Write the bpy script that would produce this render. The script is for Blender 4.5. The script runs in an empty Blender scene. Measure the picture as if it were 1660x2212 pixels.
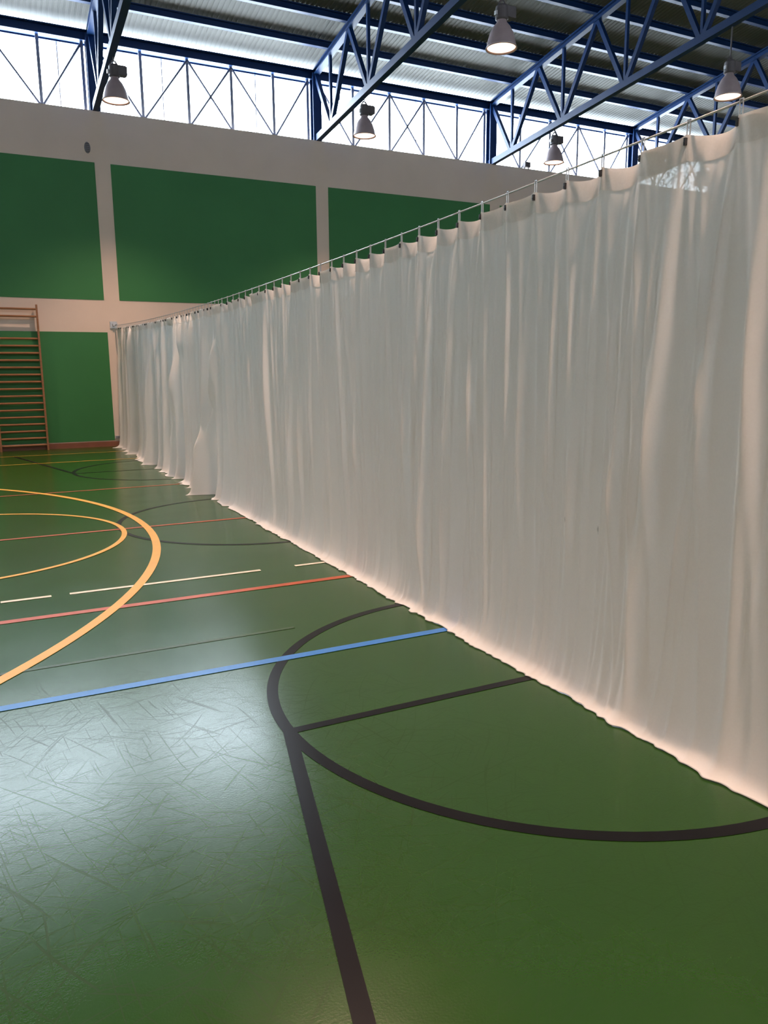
import bpy, math, random
import numpy as np
from mathutils import Vector, Matrix

# ---------------------------------------------------------------- camera, world, exposure
S = 0.70                                   # plan units -> metres
scn = bpy.context.scene
C = scn.collection
cd = bpy.data.cameras.new('camera'); cam = bpy.data.objects.new('camera', cd); C.objects.link(cam)
F_ = Vector((0.43956, 0.88027, -0.17865)); R_ = Vector((0.89402, -0.44797, -0.00757)); U_ = Vector((0.0867, 0.15639, 0.98388))
M4 = Matrix((R_, U_, -F_)).transposed().to_4x4(); M4.translation = Vector((0, 0, 1.9122)) * S
cam.matrix_world = M4
cd.sensor_fit = 'HORIZONTAL'; cd.sensor_width = 36.0; cd.lens = 36.0 * 1666.4 / 1660.0
cd.clip_start = 0.05; cd.clip_end = 300
scn.camera = cam
w = bpy.data.worlds.new('overcast_sky'); scn.world = w; w.use_nodes = True
w.node_tree.nodes['Background'].inputs[0].default_value = (0.75, 0.85, 1.0, 1)
w.node_tree.nodes['Background'].inputs[1].default_value = 1.0
scn.view_settings.view_transform = 'Standard'; scn.view_settings.look = 'None'
scn.view_settings.gamma = 1.0; scn.view_settings.use_curve_mapping = False
scn.view_settings.exposure = 0.9
scn.cycles.use_denoising = True
scn.cycles.max_bounces = 8; scn.cycles.diffuse_bounces = 5; scn.cycles.transparent_max_bounces = 12
scn.cycles.sample_clamp_indirect = 6.0
LAMP_W = 500.0
LAMP_COL = (1.0, 0.65, 0.47)
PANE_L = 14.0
PANE_FILL_L = 4.5  # glow of the unseen strip added behind the camera
PANE_COL = (0.75, 0.88, 1.0)

rng = random.Random(7)

# ---------------------------------------------------------------- materials
def mat(name, col, rough=0.6, spec=0.4, metal=0.0, noise=0.0, nscale=6.0, bump=0.0, bscale=60.0, rvar=0.0, stretch=(1, 1, 1)):
    m = bpy.data.materials.new(name); m.use_nodes = True
    nt = m.node_tree; b = nt.nodes['Principled BSDF']
    b.inputs['Base Color'].default_value = (*col, 1); b.inputs['Roughness'].default_value = rough
    b.inputs['Specular IOR Level'].default_value = spec; b.inputs['Metallic'].default_value = metal
    tc = nt.nodes.new('ShaderNodeTexCoord'); mp = nt.nodes.new('ShaderNodeMapping')
    mp.inputs['Scale'].default_value = stretch
    nt.links.new(tc.outputs['Object'], mp.inputs['Vector'])
    if noise:
        n = nt.nodes.new('ShaderNodeTexNoise'); n.inputs['Scale'].default_value = nscale; n.inputs['Detail'].default_value = 5
        nt.links.new(mp.outputs[0], n.inputs['Vector'])
        r = nt.nodes.new('ShaderNodeValToRGB')
        r.color_ramp.elements[0].position = 0.3; r.color_ramp.elements[1].position = 0.7
        r.color_ramp.elements[0].color = (*[c * (1 - noise) for c in col], 1)
        r.color_ramp.elements[1].color = (*[min(1, c * (1 + noise)) for c in col], 1)
        nt.links.new(n.outputs['Fac'], r.inputs[0]); nt.links.new(r.outputs[0], b.inputs['Base Color'])
        if rvar:
            mr = nt.nodes.new('ShaderNodeMapRange'); mr.inputs['To Min'].default_value = rough - rvar; mr.inputs['To Max'].default_value = rough + rvar
            nt.links.new(n.outputs['Fac'], mr.inputs[0]); nt.links.new(mr.outputs[0], b.inputs['Roughness'])
    if bump:
        n2 = nt.nodes.new('ShaderNodeTexNoise'); n2.inputs['Scale'].default_value = bscale; n2.inputs['Detail'].default_value = 4
        nt.links.new(mp.outputs[0], n2.inputs['Vector'])
        bp = nt.nodes.new('ShaderNodeBump'); bp.inputs['Strength'].default_value = bump; bp.inputs['Distance'].default_value = 0.01
        nt.links.new(n2.outputs['Fac'], bp.inputs['Height']); nt.links.new(bp.outputs[0], b.inputs['Normal'])
    return m

def emit_mat(name, col, strength, fluted=False):
    m = bpy.data.materials.new(name); m.use_nodes = True; nt = m.node_tree
    nt.nodes.remove(nt.nodes['Principled BSDF'])
    e = nt.nodes.new('ShaderNodeEmission'); e.inputs[0].default_value = (*col, 1); e.inputs[1].default_value = strength
    nt.links.new(e.outputs[0], nt.nodes['Material Output'].inputs[0])
    return m

def floor_mat():
    m = bpy.data.materials.new('green_sports_vinyl'); m.use_nodes = True; nt = m.node_tree; L = nt.links.new; N = nt.nodes.new
    b = nt.nodes['Principled BSDF']; b.inputs['Specular IOR Level'].default_value = 0.7
    tc = N('ShaderNodeTexCoord')
    n = N('ShaderNodeTexNoise'); n.inputs['Scale'].default_value = 0.9; n.inputs['Detail'].default_value = 6; L(tc.outputs['Object'], n.inputs['Vector'])
    r = N('ShaderNodeValToRGB'); r.color_ramp.elements[0].position = .3; r.color_ramp.elements[1].position = .72
    r.color_ramp.elements[0].color = (*FLOOR_A, 1); r.color_ramp.elements[1].color = (*FLOOR_B, 1)
    L(n.outputs['Fac'], r.inputs[0])
    # scuffs and scratches: thin warped cell edges in several sizes, broken up by noise
    col = r.outputs[0]; scr = None
    for k, (rot, along, across, thr, seed) in enumerate(((.5, 3.2, 110, .70, 3.1), (1.4, 3.0, 130, .705, 9.7), (2.2, 3.0, 120, .70, 17.3), (2.9, 1.9, 105, .71, 5.2), (-.35, 4.0, 140, .70, 23.9), (.15, 5.0, 150, .70, 31.7), (1.0, 2.2, 90, .71, 41.3))):
        wn = N('ShaderNodeTexNoise'); wn.inputs['Scale'].default_value = 1.1; wn.inputs['Detail'].default_value = 1; L(tc.outputs['Object'], wn.inputs['Vector'])
        wa = N('ShaderNodeVectorMath'); wa.operation = 'MULTIPLY_ADD'; wa.inputs[1].default_value = (.25, .25, 0); L(wn.outputs['Color'], wa.inputs[0]); L(tc.outputs['Object'], wa.inputs[2])
        mp = N('ShaderNodeMapping'); mp.vector_type = 'POINT'; mp.inputs['Rotation'].default_value = (0, 0, rot); L(wa.outputs[0], mp.inputs['Vector'])
        m2 = N('ShaderNodeMapping'); m2.inputs['Scale'].default_value = (along, across, 1); m2.inputs['Location'].default_value = (seed, seed * 1.7, seed); L(mp.outputs[0], m2.inputs['Vector'])
        n2 = N('ShaderNodeTexNoise'); n2.inputs['Scale'].default_value = 1; n2.inputs['Detail'].default_value = 1; L(m2.outputs[0], n2.inputs['Vector'])
        g = N('ShaderNodeMapRange'); g.inputs['From Min'].default_value = thr - .035; g.inputs['From Max'].default_value = thr + .01; L(n2.outputs['Fac'], g.inputs[0])
        if scr is None: scr = g.outputs[0]
        else:
            mx = N('ShaderNodeMath'); mx.operation = 'MAXIMUM'; L(scr, mx.inputs[0]); L(g.outputs[0], mx.inputs[1]); scr = mx.outputs[0]
    # the scuffs gather where the court is played on most
    dv = N('ShaderNodeVectorMath'); dv.operation = 'DISTANCE'; dv.inputs[1].default_value = (.25 * S, 3.5 * S, 0); L(tc.outputs['Object'], dv.inputs[0])
    wz = N('ShaderNodeMapRange'); wz.interpolation_type = 'SMOOTHSTEP'; wz.inputs['From Min'].default_value = .7 * S; wz.inputs['From Max'].default_value = 2.4 * S
    wz.inputs['To Min'].default_value = 1.0; wz.inputs['To Max'].default_value = .12; L(dv.outputs['Value'], wz.inputs[0])
    wm = N('ShaderNodeMath'); wm.operation = 'MULTIPLY'; L(scr, wm.inputs[0]); L(wz.outputs[0], wm.inputs[1]); scr = wm.outputs[0]
    mix = N('ShaderNodeMix'); mix.data_type = 'RGBA'; L(col, mix.inputs['A']); mix.inputs['B'].default_value = (.035, .05, .03, 1)
    f = N('ShaderNodeMath'); f.operation = 'MULTIPLY'; f.inputs[1].default_value = .5; L(scr, f.inputs[0]); L(f.outputs[0], mix.inputs['Factor'])
    L(mix.outputs['Result'], b.inputs['Base Color'])
    n3 = N('ShaderNodeTexNoise'); n3.inputs['Scale'].default_value = 2.3; n3.inputs['Detail'].default_value = 7; n3.inputs['Roughness'].default_value = .65; L(tc.outputs['Object'], n3.inputs['Vector'])
    mr = N('ShaderNodeMapRange'); mr.inputs['To Min'].default_value = FLOOR_R - .05; mr.inputs['To Max'].default_value = FLOOR_R + .05; L(n3.outputs['Fac'], mr.inputs[0])
    ad = N('ShaderNodeMath'); ad.operation = 'MULTIPLY_ADD'; ad.inputs[1].default_value = .0; L(scr, ad.inputs[0]); L(mr.outputs[0], ad.inputs[2])
    L(ad.outputs[0], b.inputs['Roughness'])
    sp = N('ShaderNodeMapRange'); sp.inputs['To Min'].default_value = .62; sp.inputs['To Max'].default_value = .30; L(scr, sp.inputs[0]); L(sp.outputs[0], b.inputs['Specular IOR Level'])
    n4 = N('ShaderNodeTexNoise'); n4.inputs['Scale'].default_value = 160; n4.inputs['Detail'].default_value = 2; L(tc.outputs['Object'], n4.inputs['Vector'])
    bp = N('ShaderNodeBump'); bp.inputs['Strength'].default_value = .06; bp.inputs['Distance'].default_value = .004
    L(n4.outputs['Fac'], bp.inputs['Height']); L(bp.outputs[0], b.inputs['Normal'])
    return m

def cloth_mat(name, col, see, trans, stains=()):
    m = bpy.data.materials.new(name); m.use_nodes = True; nt = m.node_tree; L = nt.links.new; N = nt.nodes.new
    nt.nodes.remove(nt.nodes['Principled BSDF'])
    tc = N('ShaderNodeTexCoord')
    n = N('ShaderNodeTexNoise'); n.inputs['Scale'].default_value = 1.3; n.inputs['Detail'].default_value = 5; L(tc.outputs['Object'], n.inputs['Vector'])
    r = N('ShaderNodeValToRGB'); r.color_ramp.elements[0].color = (*[c * .96 for c in col], 1); r.color_ramp.elements[1].color = (*[min(1, c * 1.03) for c in col], 1)
    L(n.outputs['Fac'], r.inputs[0]); c = r.outputs[0]
    for (sx, sy, sz, rad) in stains:
        d = N('ShaderNodeVectorMath'); d.operation = 'SUBTRACT'; d.inputs[1].default_value = (sx, sy, sz); L(tc.outputs['Object'], d.inputs[0])
        sc_ = N('ShaderNodeVectorMath'); sc_.operation = 'MULTIPLY'; sc_.inputs[1].default_value = (0, 1.6, .8); L(d.outputs[0], sc_.inputs[0])
        nz = N('ShaderNodeTexNoise'); nz.inputs['Scale'].default_value = 40; L(tc.outputs['Object'], nz.inputs['Vector'])
        le = N('ShaderNodeVectorMath'); le.operation = 'LENGTH'; L(sc_.outputs[0], le.inputs[0])
        a = N('ShaderNodeMath'); a.operation = 'MULTIPLY_ADD'; a.inputs[1].default_value = rad * 1.6; L(nz.outputs['Fac'], a.inputs[0]); L(le.outputs['Value'], a.inputs[2])
        mr = N('ShaderNodeMapRange'); mr.inputs['From Min'].default_value = rad * .9; mr.inputs['From Max'].default_value = rad * 1.4
        mr.inputs['To Min'].default_value = .45; mr.inputs['To Max'].default_value = 0; L(a.outputs[0], mr.inputs[0])
        mx = N('ShaderNodeMix'); mx.data_type = 'RGBA'; mx.inputs['B'].default_value = (.16, .16, .15, 1); L(mr.outputs[0], mx.inputs['Factor']); L(c, mx.inputs['A']); c = mx.outputs['Result']
    n2 = N('ShaderNodeTexNoise'); n2.inputs['Scale'].default_value = 90; n2.inputs['Detail'].default_value = 3; L(tc.outputs['Object'], n2.inputs['Vector'])
    bp = N('ShaderNodeBump'); bp.inputs['Strength'].default_value = .08; bp.inputs['Distance'].default_value = .003; L(n2.outputs['Fac'], bp.inputs['Height'])
    df = N('ShaderNodeBsdfDiffuse'); tr = N('ShaderNodeBsdfTranslucent'); tp = N('ShaderNodeBsdfTransparent')
    for s in (df, tr): L(c, s.inputs['Color']); L(bp.outputs[0], s.inputs['Normal'])
    m1 = N('ShaderNodeMixShader'); m1.inputs[0].default_value = trans; L(df.outputs[0], m1.inputs[1]); L(tr.outputs[0], m1.inputs[2])
    m2 = N('ShaderNodeMixShader'); L(m1.outputs[0], m2.inputs[1]); L(tp.outputs[0], m2.inputs[2])
    n3 = N('ShaderNodeTexNoise'); n3.inputs['Scale'].default_value = 130; n3.inputs['Detail'].default_value = 2; L(tc.outputs['Object'], n3.inputs['Vector'])
    mr3 = N('ShaderNodeMapRange'); mr3.inputs['From Min'].default_value = .35; mr3.inputs['From Max'].default_value = .65
    mr3.inputs['To Min'].default_value = see * .1; mr3.inputs['To Max'].default_value = see * 2.0; L(n3.outputs['Fac'], mr3.inputs[0])
    L(mr3.outputs[0], m2.inputs[0])
    L(m2.outputs[0], nt.nodes['Material Output'].inputs[0])
    return m

def lens_mat():
    m = bpy.data.materials.new('lit_lamp_lens'); m.use_nodes = True; nt = m.node_tree; L = nt.links.new; N = nt.nodes.new
    nt.nodes.remove(nt.nodes['Principled BSDF'])
    tc = N('ShaderNodeTexCoord'); le = N('ShaderNodeVectorMath'); le.operation = 'LENGTH'; L(tc.outputs['Object'], le.inputs[0])
    r = N('ShaderNodeValToRGB'); r.color_ramp.elements[0].position = .0; r.color_ramp.elements[1].position = .21
    r.color_ramp.elements[0].color = (1, .80, .60, 1); r.color_ramp.elements[1].color = (1, .50, .34, 1)
    L(le.outputs['Value'], r.inputs[0])
    e = N('ShaderNodeEmission'); e.inputs[1].default_value = 1.7; L(r.outputs[0], e.inputs[0])
    L(e.outputs[0], nt.nodes['Material Output'].inputs[0]); return m

FLOOR_A = (.011, .054, .002); FLOOR_B = (.015, .066, .004); FLOOR_R = .23
MT = dict(
    floor=floor_mat(),
    wall=mat('cream_painted_wall', (.74, .61, .52), .75, .3, noise=.03, nscale=1.5, bump=.05, bscale=40),
    green=mat('green_painted_panel', (.040, .195, .060), .55, .35, noise=.05, nscale=1.2),
    blue=mat('blue_steel_paint', (.003, .026, .100), .45, .3, noise=.06, nscale=4),
    galv=mat('grey_bracing_steel', (.22, .24, .32), .4, .5, noise=.08, nscale=5),
    rod=mat('dark_bracing_rod', (.08, .09, .14), .5, .4, noise=.1, nscale=20),
    roof=mat('pale_profiled_roof_sheet', (.135, .135, .125), .65, .2, noise=.06, nscale=.8),
    wood=mat('varnished_beech', (.30, .135, .06), .45, .4, noise=.16, nscale=5, stretch=(1, 12, 12)),
    skirt=mat('brown_skirting_wood', (.22, .085, .05), .5, .4, noise=.15, nscale=4),
    black=mat('black_court_paint', (.006, .006, .008), .30, .14, noise=.12, nscale=8),
    yellow=mat('yellow_court_paint', (.60, .34, .045), .4, .5, noise=.06, nscale=6),
    bluep=mat('blue_court_paint', (.04, .19, .55), .38, .5, noise=.08, nscale=6),
    red=mat('red_court_paint', (.36, .07, .025), .4, .5, noise=.12, nscale=6),
    white=mat('worn_white_court_paint', (.62, .60, .50), .45, .5, noise=.15, nscale=9),
    grey=mat('worn_dark_court_line', (.022, .055, .015), .42, .5, noise=.2, nscale=5),
    shell=mat('aluminium_lamp_bell', (.42, .34, .36), .45, .5, metal=.15, noise=.06, nscale=9),
    gear=mat('dark_lamp_housing', (.10, .09, .10), .5, .4, noise=.1, nscale=12),
    steel=mat('zinc_hook_steel', (.55, .55, .56), .35, .5, metal=.6, noise=.05, nscale=20),
    clamp=mat('black_plastic_clamp', (.02, .02, .022), .5, .4, noise=.1, nscale=30),
    vent=mat('grey_vent_plastic', (.20, .20, .22), .6, .3, noise=.1, nscale=20),
    lens=lens_mat(),
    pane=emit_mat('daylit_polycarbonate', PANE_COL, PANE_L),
    fill_pane=emit_mat('fill_glow_polycarbonate', PANE_COL, PANE_FILL_L),  # panes of the added back strip, dimmed so curtain folds keep contrast
    cloth=cloth_mat('white_curtain_cloth', (.88, .885, .885), .009, .30,
                    [(0, (5.06 - 9.9) * S, 1.70 * S, .030), (0, (3.57 - 9.9) * S, 1.04 * S, .022), (0, (3.32 - 9.9) * S, 1.01 * S, .022)]),
    hem=cloth_mat('white_hem_cloth', (.84, .83, .815), .02, .30),
)

# ---------------------------------------------------------------- mesh helpers
class MB:
    def __init__(s): s.v = []; s.f = []
    def box(s, a, b):
        i = len(s.v); x0, y0, z0 = a; x1, y1, z1 = b
        s.v += [(x0, y0, z0), (x1, y0, z0), (x1, y1, z0), (x0, y1, z0), (x0, y0, z1), (x1, y0, z1), (x1, y1, z1), (x0, y1, z1)]
        s.f += [tuple(i + k for k in q) for q in ((3, 2, 1, 0), (4, 5, 6, 7), (0, 1, 5, 4), (1, 2, 6, 5), (2, 3, 7, 6), (3, 0, 4, 7))]
        return s
    def prism(s, a, b, prof, side=(1, 0, 0)):           # profile (u along side, v up) swept from a to b
        a = Vector(a); b = Vector(b); d = (b - a).normalized(); sd = Vector(side); sd = (sd - d * sd.dot(d)).normalized(); up = sd.cross(d)
        if up.z < 0 or (abs(up.z) < 1e-6 and up.y < 0): up = -up
        i = len(s.v); n = len(prof)
        for p in (a, b): s.v += [tuple(p + sd * u + up * v) for u, v in prof]
        s.f += [(i + k, i + (k + 1) % n, i + n + (k + 1) % n, i + n + k) for k in range(n)]
        s.f += [tuple(i + k for k in range(n - 1, -1, -1)), tuple(i + n + k for k in range(n))]
        return s
    def bar(s, a, b, w, h, side=(1, 0, 0)):
        return s.prism(a, b, [(-w / 2, -h / 2), (w / 2, -h / 2), (w / 2, h / 2), (-w / 2, h / 2)], side)
    def ibeam(s, a, b, w, h, t, side=(1, 0, 0)):
        W, H = w / 2, h / 2
        return s.prism(a, b, [(-W, -H), (W, -H), (W, -H + t), (t / 2, -H + t), (t / 2, H - t), (W, H - t), (W, H), (-W, H), (-W, H - t), (-t / 2, H - t), (-t / 2, -H + t), (-W, -H + t)], side)
    def tube(s, a, b, r, n=8):
        return s.prism(a, b, [(r * math.cos(2 * math.pi * k / n), r * math.sin(2 * math.pi * k / n)) for k in range(n)], (1, 0, 0) if abs((Vector(b) - Vector(a)).normalized().x) < .9 else (0, 1, 0))
    def lathe(s, prof, n=28, c=(0, 0, 0)):
        i = len(s.v); m = len(prof)
        for r, z in prof: s.v += [(c[0] + r * math.cos(2 * math.pi * k / n), c[1] + r * math.sin(2 * math.pi * k / n), c[2] + z) for k in range(n)]
        for j in range(m - 1):
            s.f += [(i + j * n + k, i + j * n + (k + 1) % n, i + (j + 1) * n + (k + 1) % n, i + (j + 1) * n + k) for k in range(n)]
        return s
    def cap(s, ring, n, flip=False):
        q = [ring * n + k for k in range(n)]; s.f.append(tuple(q[::-1] if flip else q)); return s
    def mesh(s, name, m, smooth=False):
        me = bpy.data.meshes.new(name)
        me.from_pydata([(x * S, y * S, z * S) for x, y, z in s.v], [], s.f); me.update()
        me.materials.append(m)
        if smooth: me.polygons.foreach_set('use_smooth', [True] * len(me.polygons))
        import bmesh
        bm = bmesh.new(); bm.from_mesh(me); bmesh.ops.recalc_face_normals(bm, faces=bm.faces); bm.to_mesh(me); bm.free()
        return me
    def build(s, name, m, parent=None, loc=(0, 0, 0), smooth=False):
        return link(name, s.mesh(name, m, smooth), parent, loc)

def link(name, me, parent=None, loc=(0, 0, 0)):
    o = bpy.data.objects.new(name, me); C.objects.link(o); o.parent = parent; o.location = Vector(loc) * S
    return o
def tag(o, label=None, cat=None, group=None, kind=None):
    if label: o['label'] = label
    if cat: o['category'] = cat
    if group: o['group'] = group
    if kind: o['kind'] = kind
    return o
def empty(name, loc):
    o = bpy.data.objects.new(name, None); C.objects.link(o); o.location = Vector(loc) * S; o.empty_display_size = .1; return o
def struct(o, label, cat): return tag(o, label, cat, kind='structure')
def copy_tree(o, loc, parent=None):
    c = o.copy(); C.objects.link(c); c.parent = parent
    if loc is not None: c.location = Vector(loc) * S
    for ch in list(o.children): copy_tree(ch, None, c)
    return c

# ---------------------------------------------------------------- measured layout
D = 21.84; YC = 9.94; YB = 2 * YC - D                  # far wall, hall centre, back wall
X0, X1 = -15.09, 26.91                                 # end walls
ZW = 8.41                                              # top of far wall
COLS = [2.91 + 6.0 * k for k in range(-2, 4)]
def zt(d): return 10.22 + .145 * d
def zb(d): return 8.47 + .088 * d
RID = 22.0 - YC

# ---------------------------------------------------------------- floor and court lines
fl = MB().box((X0 - .3, YB - .3, -.2), (X1 + .3, D + .3, 0)).build('floor', MT['floor'])
struct(fl, 'glossy green sports floor with painted court lines', 'floor')
ZL = .0022
def ribbon(name, m, pts, wd, closed=False, z=ZL):
    b = MB(); n = len(pts); P = [Vector((x, y, 0)) for x, y in pts]
    for i in range(n):
        if closed: t = P[(i + 1) % n] - P[i - 1]
        else: t = P[min(i + 1, n - 1)] - P[max(i - 1, 0)]
        t.normalize(); nn = Vector((-t.y, t.x, 0)) * wd / 2
        b.v += [tuple(P[i] + nn + Vector((0, 0, z))), tuple(P[i] - nn + Vector((0, 0, z)))]
    for i in range(n if closed else n - 1):
        j = (i + 1) % n; b.f.append((2 * i, 2 * i + 1, 2 * j + 1, 2 * j))
    o = b.build(name, m, fl)
    for p in o.data.polygons:
        if p.normal.z < 0: p.flip()
    return o
def circ(cx, cy, r, a0=0, a1=360, n=120):
    return [(cx + r * math.cos(math.radians(a0 + (a1 - a0) * k / n)), cy + r * math.sin(math.radians(a0 + (a1 - a0) * k / n))) for k in range(n + (0 if a1 - a0 == 360 else 1))]
CX = 3.05
for cy, sg, yb in ((3.72, -1, -.35), (16.12, 1, 20.22)):
    ribbon('free_throw_circle', MT['black'], circ(CX, cy, 1.775), .068, True)
    ribbon('free_throw_line', MT['black'], [(CX - 1.80, cy), (CX + 1.80, cy)], .062, z=ZL + .0004)
    for sx in (-1, 1):
        ribbon('lane_line', MT['black'], [(CX + sx * 1.775, cy), (CX + sx * (1.775 + .235 * abs(yb - cy)), yb)], .068, z=ZL + .0008)
ribbon('centre_circle', MT['black'], circ(3.013, 9.98, 1.74), .062, True)
ribbon('goal_area_line', MT['yellow'], circ(-5.62, 9.90, 7.21, -90, 90), .088, z=ZL + .0022)
ribbon('inner_arc_line', MT['yellow'], circ(-.70, 9.93, 2.0, -180, 180), .062, True, z=ZL + .0022)
ribbon('blue_line', MT['bluep'], [(X0 + 3, 4.765), (X1 - 3, 4.765)], .078, z=ZL + .0016)
ribbon('red_line', MT['red'], [(X0 + 3, 6.525), (X1 - 3, 6.525)], .085, z=ZL + .0012)
ribbon('red_line', MT['red'], [(X0 + 3, 9.94), (X1 - 3, 9.94)], .06, z=ZL + .0012)
ribbon('red_line', MT['red'], [(X0 + 3, 13.62), (X1 - 3, 13.62)], .06, z=ZL + .0012)
for a, b in ((-6, -4.3), (-4.0, -2.2), (-1.9, -.45), (-.10, .30), (.45, 2.20), (2.56, 4.3), (4.7, 6.4)):
    ribbon('white_dash', MT['white'], [(a, 7.14), (b, 7.14)], .055, z=ZL + .0012)
ribbon('worn_line', MT['grey'], [(X0 + 3, 5.35), (1.9, 5.35)], .04, z=ZL + .0003)
ribbon('yellow_line', MT['yellow'], [(X0 + 2, 18.36), (X1 - 3, 18.36)], .055, z=ZL + .0018)
ribbon('yellow_line', MT['yellow'], [(X0 + 2, 20.25), (X1 - 3, 20.25)], .055, z=ZL + .0018)

# ---------------------------------------------------------------- walls
wf = MB().box((X0 - .3, D, -.2), (X1 + .3, D + .60, ZW)).build('wall_far', MT['wall'])
struct(wf, 'cream painted far wall with large green panels under the window strip', 'wall')
for k in range(-3, 4):
    xa = 2.97 + 6.0 * k + .205; xb = 2.97 + 6.0 * (k + 1) - .18
    xa = max(xa, X0 + .2); xb = min(xb, X1 - .2)
    MB().box((xa, D - .012, 3.81), (xb, D + .05, 7.177)).build('wall_panel', MT['green'], wf)
    MB().box((xa, D - .012, .16), (xb + .03, D + .05, 2.989)).build('wall_panel', MT['green'], wf)
def gable(x0, x1):
    b = MB(); prof = [(YB - .7, -.2), (D + .7, -.2), (D + .7, 10.35), (YC, zt(RID) + .5), (YB - .7, 10.35)]
    for x in (x0, x1): b.v += [(x, y, z) for y, z in prof]
    b.f = [(0, 1, 2, 3, 4), (9, 8, 7, 6, 5)] + [(k, (k + 1) % 5, 5 + (k + 1) % 5, 5 + k) for k in range(5)]
    return b
struct(gable(X0 - .3, X0).build('wall_left', MT['wall']), 'cream painted end wall at the left of the hall', 'wall')
struct(gable(X1, X1 + .3).build('wall_right', MT['wall']), 'cream painted end wall behind the curtain', 'wall')
wbk = MB().box((X0 - .3, YB - .60, -.2), (X1 + .3, YB, ZW)).build('wall_back', MT['wall'])
struct(wbk, 'cream painted wall behind the viewer', 'wall')
bb = MB().box((X0, D - .05, 0), (X1, D + .01, .135)).box((X0, D - .062, 0), (X1, D - .04, .03)).build('baseboard_far', MT['skirt'])
struct(bb, 'brown wooden baseboard along the foot of the far wall', 'baseboard')

# ---------------------------------------------------------------- roof
def roof_sheet_mesh(sgn):
    b = MB(); wd = 1.5; nr = 12; p = wd / nr; prof = []
    for k in range(nr):
        for u, v in ((0, 0), (.48, 0), (.58, .014), (.90, .014)): prof.append(((k + u) * p, v))
    prof.append((wd, 0))
    ye = 22.95; dd = ye - YC; z0 = zt(22.0 - ye) + .29; z1 = zt(RID) + .29
    n = len(prof)
    for (y, z) in ((ye - YC, z0), (0, z1)):
        for th in (0, .03): b.v += [(u, sgn * y, z + v + th) for u, v in prof]
    for k in range(n - 1):
        b.f += [(k, k + 1, 2 * n + k + 1, 2 * n + k), (n + k + 1, n + k, 3 * n + k, 3 * n + k + 1)]
    return b.mesh('roof_sheet', MT['roof'])
ce = MB().box((X0 - .3, YC - .35, zt(RID) + .36), (X1 + .3, YC + .35, zt(RID) + .44)).build('ceiling', MT['roof'])
struct(ce, 'pitched ceiling of pale profiled metal roof sheets', 'ceiling')
for sg in (1, -1):
    me = roof_sheet_mesh(sg)
    for k in range(int((X1 - X0 + .6) / 1.5) + 1): link('roof_sheet', me, ce, (X0 - .3 + 1.5 * k, YC, 0))

# ---------------------------------------------------------------- window strip over the far wall
pane = MB().box((.012, -.01, 8.38), (2.538, .01, 10.50)).mesh('pane', MT['pane'])
fill_pane = MB().box((.012, -.01, 8.38), (2.538, .01, 10.50)).mesh('pane', MT['fill_pane'])
joint = MB().box((-.014, -.02, ZW - .03), (.014, .02, 10.4)).mesh('pane_joint', MT['steel'])
mull = MB().bar((0, 0, ZW - .01), (0, 0, 10.04), .075, .06).mesh('mullion', MT['galv'])
ZT_, ZB_ = 10.03, ZW - .01
rods = {}
def make_window(name, label, sg):
    Y = lambda q: YC + sg * (D + q - YC)
    win = MB().box((X0, min(Y(.40), Y(.52)), 10.02), (X1, max(Y(.40), Y(.52)), 10.10)).build(name, MT['blue'])
    struct(win, label, 'window')
    x = 2.15 - 2.55 * 6
    while x + 2.5 < X1:
        link('pane', pane if sg > 0 else fill_pane, win, (x, Y(.51), 0)); link('pane_joint', joint, win, (x, Y(.51), 0)); x += 2.55
    for k in range(-3, 4):
        xc = 2.91 + 6.0 * k
        for o in (1.21, 2.41, 3.59, 4.78, 5.80):
            if xc + o < X1: link('mullion', mull, win, (xc + o, Y(.28), 0))
        for a, b, up in ((.1, 1.21, 0), (1.21, 2.41, 1), (2.41, 3.59, 0), (2.41, 3.59, 1), (3.59, 4.78, 0), (4.78, 5.80, 1)):
            if xc + b > X1: continue
            key = (round(b - a, 3), up)
            if key not in rods: rods[key] = MB().tube((0, 0, ZB_ if up else ZT_), (b - a, 0, ZT_ if up else ZB_), .030, 6).mesh('brace_rod', MT['rod'])
            link('brace_rod', rods[key], win, (xc + a, Y(.23), 0))
make_window('window_1', 'long clerestory window of daylit translucent panes above the far wall', 1)
make_window('fill_window', 'added unseen strip of glowing fill panes above the wall behind the viewer', -1)  # unseen strip added as neutral fill for curtain and walls
# eave beam
eb = MB().ibeam((X0, D + .24, 10.175), (X1, D + .24, 10.175), .26, .25, .03, (0, 1, 0)).build('eave_beam', MT['blue'])
tag(eb, 'long blue steel eave beam along the top of the window strip', 'beam')
eb2 = link('eave_beam', eb.data, None, (0, YB - D - .48, 0))
tag(eb2, 'long blue steel eave beam over the wall behind the viewer', 'beam')

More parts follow.
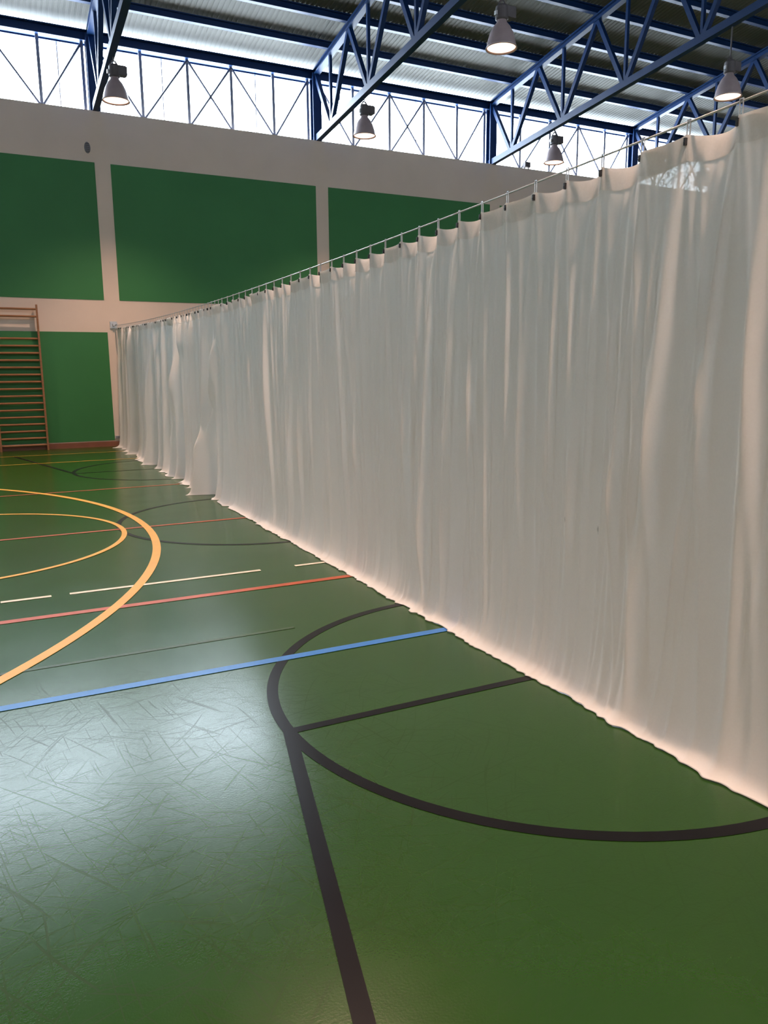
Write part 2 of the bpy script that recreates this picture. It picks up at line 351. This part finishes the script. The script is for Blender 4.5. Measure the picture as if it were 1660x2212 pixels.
# ---------------------------------------------------------------- trusses (columns, chords, webs)
def make_truss():
    r = empty('roof_truss', (0, YC, 0)); yc = YC
    P = lambda d, z, sg: (0, sg * (22.0 - d - yc), z)
    for sg in (1, -1):
        MB().ibeam((0, sg * (D + .15 - yc), ZW), (0, sg * (D + .15 - yc), 10.2), .25, .25, .04).build('column', MT['blue'], r)
        MB().ibeam(P(-.12, zt(-.12), sg), P(RID, zt(RID), sg), .17, .17, .035).build('top_chord', MT['blue'], r)
        MB().bar(P(-.1, zb(-.1), sg), P(RID, zb(RID), sg), .15, .17).build('bottom_chord', MT['blue'], r)
        bn = [1.12, 3.5, 5.92, 8.3, 10.75]; tn = [.05, 2.4, 4.83, 7.2, 9.6, RID]
        for d in bn:
            MB().bar(P(d, zb(d), sg), P(d, zt(d), sg), .075, .075).build('vertical_post', MT['blue'], r)
            MB().box((-.012, min(P(d - .18, 0, sg)[1], P(d + .18, 0, sg)[1]), zb(d) - .02), (.012, max(P(d - .18, 0, sg)[1], P(d + .18, 0, sg)[1]), zb(d) + .20)).build('gusset_plate', MT['blue'], r)
        for i, d in enumerate(bn):
            MB().bar(P(tn[i], zt(tn[i]) - .03, sg), P(d - .06, zb(d) + .06, sg), .11, .11).build('diagonal', MT['blue'], r)
            MB().bar(P(tn[i + 1], zt(tn[i + 1]) - .03, sg), P(d + .06, zb(d) + .06, sg), .11, .11).build('diagonal', MT['blue'], r)
    return r
tl = ['blue steel roof truss farthest to the left, outside the view', 'blue steel roof truss next to the left edge of the view',
      'blue steel roof truss seen nearly end-on at the upper left', 'blue steel roof truss rising from the middle of the window strip',
      'blue steel roof truss rising just left of the curtain top', 'blue steel roof truss at the upper right, partly behind the curtain']
t0 = make_truss()
for k, xc in enumerate(COLS):
    t = t0 if k == 0 else copy_tree(t0, (xc, YC, 0))
    t.location = Vector((xc, YC, 0)) * S
    tag(t, tl[k], 'roof truss', 'blue roof trusses')
ordn = ['first', 'second', 'third', 'fourth', 'fifth', 'sixth', 'seventh', 'eighth', 'ninth', 'tenth', 'eleventh']
dp = [1.12, 2.4, 3.5, 4.83, 5.92, 7.2, 8.3, 9.6, 10.75]
pm = MB().ibeam((X0, 0, 0), (X1, 0, 0), .13, .18, .03, (0, 1, 0)).mesh('purlin', MT['blue'])
for sg in (1, -1):
    for i, d in enumerate(dp):
        o = link('purlin', pm, None, (0, YC + sg * (22.0 - d - YC), zt(d) + .085 + .09))
        tag(o, ('%s blue roof purlin counted from the far window strip' if sg > 0 else '%s blue roof purlin counted from the wall behind the viewer') % ordn[i], 'purlin', 'blue roof purlins')

# ---------------------------------------------------------------- high-bay lamps
def make_lamp():
    r = empty('high_bay_lamp', (0, 0, 0))
    prof = [(.085, .50), (.095, .44), (.155, .37), (.215, .26), (.255, .14), (.275, .04), (.295, .0), (.275, .0), (.262, .04), (.243, .135), (.203, .25), (.145, .355), (.08, .43)]
    MB().lathe(prof, 32).build('bell_shade', MT['shell'], r, smooth=True)
    b = MB().lathe([(.001, .012), (.15, .016), (.262, .026)], 32); b.build('lens', MT['lens'], r)
    h = MB().lathe([(.001, .74), (.09, .735), (.115, .70), (.12, .50), (.10, .48), (.001, .48)], 20)
    h.build('gear_housing', MT['gear'], r)
    g = MB().box((.02, -.09, .53), (.24, .09, .72))
    for k in range(5): g.box((.235, -.08 + .036 * k, .54), (.262, -.066 + .036 * k, .71))
    g.build('ballast_box', MT['gear'], r)
    MB().box((-.15, -.03, .55), (-.10, .03, .62)).build('terminal_cap', MT['steel'], r)
    for sx in (-1, 1): MB().bar((sx * .10, 0, .70), (sx * .02, 0, .82), .02, .03, (0, 1, 0)).build('bracket_arm', MT['gear'], r)
    return r
l0 = make_lamp()
ROWS = [18.86, 12.92, 6.96, 1.02]
near = {(2, 0): 'lit bell-shaped high-bay lamp in front of the end-on left truss', (3, 0): 'lit bell-shaped high-bay lamp hanging before the middle of the window strip',
        (4, 0): 'lit bell-shaped high-bay lamp just above the curtain top and window sill', (3, 1): 'brightly lit bell-shaped high-bay lamp at the top, highest in view',
        (4, 1): 'lit bell-shaped high-bay lamp at the upper right above the curtain'}
for i, xc in enumerate(COLS):
    for j, y in enumerate(ROWS):
        o = copy_tree(l0, (0, 0, 0)) if (i, j) != (5, 3) else l0          # the prototype itself takes the last place
        xl = xc + .04; z = 7.77
        o.location = Vector((xl, y, z)) * S
        d = 22.0 - y if y > YC else 22.0 - (2 * YC - y)
        MB().tube((0, 0, .80), (0, 0, zb(d) - z - .05), .016, 6).build('suspension_rod', MT['gear'], o)
        tag(o, near.get((i, j), 'lit bell-shaped high-bay lamp on %s truss from left, %s row from window strip' % (ordn[i], ordn[j])), 'lamp', 'high-bay lamps')
        ld = bpy.data.lights.new('lamp_light', 'SPOT'); ld.energy = LAMP_W; ld.color = LAMP_COL
        ld.spot_size = math.radians(108); ld.spot_blend = 1.0; ld.shadow_soft_size = .10
        lo = bpy.data.objects.new('lamp_light', ld); C.objects.link(lo); lo.parent = o; lo.location = (0, 0, -.11 * 0 + -.012)

# ---------------------------------------------------------------- divider curtain
XP = 3.02
def zcab(y): return 2.95 + .0017 * (y - 10.5) ** 2
ys_hook = []
y = 2.53 - .287 * 15
while y < 11.0: ys_hook.append(y); y += .287
while y < 21.45: ys_hook.append(y); y += .20
ys_hook = np.array(ys_hook)
YA, YE = ys_hook[0], ys_hook[-1] + .02
nr = np.random.RandomState(11)
ridges = [(2.53, 2.80, .034, .020), (2.57, 2.66, .010, .02), (3.06, 3.29, .020, .018), (3.72, 3.84, .018, .022), (4.66, 4.70, .013, .018), (5.42, 4.56, .012, .016),
          (6.95, 6.35, .014, .02), (3.40, 3.52, .012, .03), (3.12, 2.98, .012, .04), (4.25, 4.10, .010, .03), (2.30, 2.35, .014, .05)]
y = YA + .1
while y < 10.6:
    lean = nr.uniform(-.32, .16)
    wd_ = nr.uniform(.010, .032) if nr.rand() < .86 else nr.uniform(.03, .045)
    ridges.append((y, y + lean, wd_ * nr.uniform(.6, 1.5), wd_)); y += nr.uniform(.05, .13)
knots = np.arange(-4, 26, .35); kn = nr.uniform(-1, 1, len(knots)); kn2 = nr.uniform(-1, 1, len(knots)); kn3 = nr.uniform(0, 1, len(knots))
def sm(a, x0, x1):
    t = np.clip((a - x0) / (x1 - x0), 0, 1); return t * t * (3 - 2 * t)
def cub(yv, arr):
    t = (yv - knots[0]) / .35; i = np.clip(t.astype(int), 0, len(arr) - 2); f = t - i; f = f * f * (3 - 2 * f)
    return arr[i] * (1 - f) + arr[i + 1] * f
def top_z(yv):
    i = np.clip(np.searchsorted(ys_hook, yv) - 1, 0, len(ys_hook) - 2); s = (yv - ys_hook[i]) / (ys_hook[i + 1] - ys_hook[i])
    return zcab(yv) - .055 - .028 * np.sin(np.pi * np.clip(s, 0, 1)) ** .8, i, np.clip(s, 0, 1)
hook_sign = nr.choice([-1., -1., 1.], len(ys_hook)) * nr.uniform(.5, 1.2, len(ys_hook))
def fold(Y, Z, T):
    # T: 0 at the floor, 1 at the top edge
    x = np.zeros_like(Y)
    for a, b, am, wd in ridges:
        yc = b + (a - b) * T; e = (Y - yc) / wd
        x -= am * np.exp(-e * e) * (.35 + .65 * np.sin(np.pi * np.clip(T * .92 + .06, 0, 1)))
    x += .008 * np.sin(Y * 4.1 + .5 * np.sin(Y * 1.3)) * (1 - .6 * T) + .005 * np.sin(Y * 9.3 + 1.2 + .5 * T)
    fr = sm(Y, 10.5, 11.6)
    lean = .25 * cub(Y, kn2) * (1 - T) ** 2
    ph = Y + lean + .12 * np.sin(Y * 1.9)
    A = .055 + .050 * (1 - T)
    w1 = np.sin(2 * np.pi * ph / .47); w2 = np.sin(2 * np.pi * ph / .78 + 1.1); w3 = np.sin(2 * np.pi * ph / .19 + .4)
    x += fr * A * (.75 * np.sign(w1) * np.abs(w1) ** .8 + .6 * w2 + .22 * w3)
    for yt, yb, am, wd in ((11.35, 12.25, .15, .13), (13.95, 14.8, .15, .16), (16.5, 17.0, .12, .16), (19.3, 19.5, .08, .14)):
        yc = yb + (yt - yb) * np.clip(T * 1.6 - .35, 0, 1); e = (Y - yc) / wd
        x -= am * np.exp(-e * e) * (1 - .55 * T)
    x -= .045 * np.exp(-np.clip(Z - .07, 0, None) / .16)
    zt_, i, s = top_z(Y)
    dz = np.clip(zt_ - Z, 0, None)
    x *= 1 - .9 * np.exp(-dz / .16)
    x -= .060 * hook_sign[i] * np.sin(np.pi * s) * np.exp(-dz / .13)
    x += .010 * np.exp(-dz / .25) * np.sin(2 * np.pi * s)
    # tension creases running down from the hooks
    sp = np.minimum(s, 1 - s) * .287
    x -= .012 * np.exp(-((sp - dz * .10) / .02) ** 2) * np.exp(-dz / .35)
    return x
def grid_obj(name, X, Y, Z, m, parent, origin):
    nu, nv = X.shape
    v = np.stack([(X - origin[0]) * S, (Y - origin[1]) * S, (Z - origin[2]) * S], -1).reshape(-1, 3)
    a = (np.arange(nu - 1)[:, None] * nv + np.arange(nv - 1)[None]).ravel()
    f = np.stack([a, a + 1, a + nv + 1, a + nv], 1)
    me = bpy.data.meshes.new(name); me.from_pydata(v.tolist(), [], f.tolist()); me.update(); me.materials.append(m)
    me.polygons.foreach_set('use_smooth', [True] * len(me.polygons))
    o = bpy.data.objects.new(name, me); C.objects.link(o); o.parent = parent
    return o
cur = empty('divider_curtain', (XP, 9.9, 0)); ORG = (XP, 9.9, 0)
tag(cur, 'long white fabric divider curtain hanging on hooks across the hall', 'curtain')
yu = np.concatenate([np.arange(YA, 1.8, .02), np.arange(1.8, 10.5, .0085), np.arange(10.5, YE, .0125)])
nv = 64
tt = np.linspace(0, 1, nv); tt = .5 * tt + .5 * (3 * tt ** 2 - 2 * tt ** 3)        # denser towards floor and top
Yg, Tg = np.meshgrid(yu, tt, indexing='ij')
ztop, _, _ = top_z(yu)
hemgap = .005 + .006 * np.abs(cub(yu, kn))
Zg = .075 + (ztop[:, None] - .075) * Tg
Xg = XP + fold(Yg, Zg, Tg)
# hem: the lowest strip curves out over the floor
far = sm(yu, 10.3, 11.5)
out = .088 + .010 * cub(yu, kn2) + far * (-.03 + .13 * cub(yu, kn3) ** 2)
nh = 9; hx, hz = [], []
for k in range(nh, 0, -1):
    u = k / nh; a = u * math.pi / 2 * .96
    wob = .004 * np.sin(yu * 31 + 3 * np.sin(yu * 7)) * u
    hx.append(Xg[:, 0] - out * (.25 * u + .75 * (1 - math.cos(a)) / (1 - math.cos(math.pi / 2 * .96))) + wob * .6)
    hz.append(.075 - (.075 - hemgap) * math.sin(a) / math.sin(math.pi / 2 * .96) + np.abs(wob) * .4)
hx.insert(0, hx[0] + .018); hz.insert(0, np.full_like(hz[0], .0035))          # the edge tucks back under and rests on the floor
Xg = np.concatenate([np.stack(hx, 1), Xg], 1); Zg = np.concatenate([np.stack(hz, 1), Zg], 1)
Yg = np.repeat(yu[:, None], Xg.shape[1], 1)
grid_obj('fabric', Xg, Yg, Zg, MT['cloth'], cur, ORG)
# doubled hem along the top edge
nb = 7; dzb = np.linspace(.115, 0, nb)
Yb, DZ = np.meshgrid(yu, dzb, indexing='ij'); Zb = ztop[:, None] - DZ; Tb = (Zb - .075) / (ztop[:, None] - .075)
grid_obj('top_hem', XP + fold(Yb, Zb, Tb) - .004, Yb, Zb, MT['hem'], cur, ORG)
hk = MB().box((-.003, -.010, -.075), (.003, -.007, .012)).box((-.003, .008, -.075), (.003, .011, .012)).box((-.003, -.010, .007), (.003, .011, .012)).mesh('curtain_hook', MT['steel'])
cl = MB().box((-.012, -.006, -.105), (.008, .006, -.072)).box((-.015, -.004, -.098), (.011, .004, -.091)).mesh('clamp', MT['clamp'])
for yh in ys_hook:
    h = link('curtain_hook', hk, cur, (-.004, yh - 9.9, zcab(yh)))
    link('clamp', cl, h, (-.012, 0, 0))

cab = empty('curtain_cable', (XP, D, 3.15))
tag(cab, 'thin steel cable stretched above the white curtain', 'cable')
b = MB(); yv = np.linspace(YB, D - .02, 60); n = 6
for yy in yv: b.v += [(.0055 * math.cos(2 * math.pi * k / n), yy - D, float(zcab(yy)) - 3.15 + .0055 * math.sin(2 * math.pi * k / n)) for k in range(n)]
for i in range(len(yv) - 1): b.f += [(i * n + k, i * n + (k + 1) % n, (i + 1) * n + (k + 1) % n, (i + 1) * n + k) for k in range(n)]
b.build('wire', MT['steel'], cab, smooth=True)
br = MB().box((-.09, -.03, -.09), (.09, 0, .09)).box((-.03, -.10, -.03), (.03, -.03, .03))
for sx in (-1, 1):
    for sz in (-1, 1): br.tube((sx * .06, -.045, sz * .06), (sx * .06, -.03, sz * .06), .014, 6)
br.build('wall_bracket', MT['steel'], cab, (-.04, 0, .03))
MB().tube((0, -.42, 0), (0, -.10, 0), .018, 8).build('turnbuckle', MT['steel'], cab, (0, 0, .03))

# ---------------------------------------------------------------- wall bars
wb = empty('wall_bars', (.6, D - .15, 0))
tag(wb, 'wooden gymnastic wall bars with two set-off top rungs on the green wall panel', 'wall bars')
for sx in (-.545, .545):
    u = MB()
    u.prism((sx - .022, 0, 0), (sx + .022, 0, 0), [(-.06, 0), (.06, 0), (.06, 3.05), (.02, 3.30), (.02, 3.63), (-.09, 3.63), (-.09, 3.28), (-.06, 3.05)], (0, 1, 0))
    u.build('upright', MT['wood'], wb)
    for z in (.55, 1.75, 2.95): MB().box((sx - .03, .055, z - .03), (sx + .03, .14, z + .03)).build('wall_spacer', MT['wood'], wb)
rg = MB().prism((-.53, 0, 0), (.53, 0, 0), [(.032 * math.cos(2 * math.pi * k / 12), .026 * math.sin(2 * math.pi * k / 12)) for k in range(12)], (0, 1, 0)).mesh('rung', MT['wood'])
for k in range(16): link('rung', rg, wb, (0, 0, .13 + k * .178))
for z in (3.34, 3.52): link('rung', rg, wb, (0, -.05, z))

# ---------------------------------------------------------------- small things on the far wall
v = MB()
for k in range(24):
    a = 2 * math.pi * k / 24
    v.v += [(.075 * math.cos(a), 0, .135 * math.sin(a)), (.068 * math.cos(a), -.025, .125 * math.sin(a))]
v.f = [(2 * k, 2 * ((k + 1) % 24), 2 * ((k + 1) % 24) + 1, 2 * k + 1) for k in range(24)] + [tuple(2 * k + 1 for k in range(24))]
ov = empty('wall_vent', (2.645, D, 7.515)); tag(ov, 'small grey oval vent cover on the wall above the green panels', 'vent')
v.build('cover', MT['vent'], ov)
for k in range(-2, 3): MB().box((-.045, -.034, k * .045 - .008), (.045, -.02, k * .045 + .008)).build('louvre', MT['gear'], ov)
fb = empty('floodlight', (16.28, D + .10, ZW)); tag(fb, 'small dark box light standing on the sill of the window strip', 'light fitting')
MB().box((-.11, -.07, .06), (.11, .07, .22)).box((-.095, -.085, .075), (.095, -.07, .205)).build('casing', MT['gear'], fb)
for sx in (-1, 1): MB().box((sx * .08 - .012, -.03, 0), (sx * .08 + .012, .03, .07)).build('foot', MT['gear'], fb)
sk = empty('socket_box', (2.93, D, .24)); tag(sk, 'small grey socket box low on the far wall at the curtain end', 'socket')
MB().box((-.10, -.05, -.04), (.06, 0, .04)).build('casing', MT['steel'], sk)
MB().box((-.08, -.056, -.028), (.04, -.05, .028)).build('cover', MT['vent'], sk)
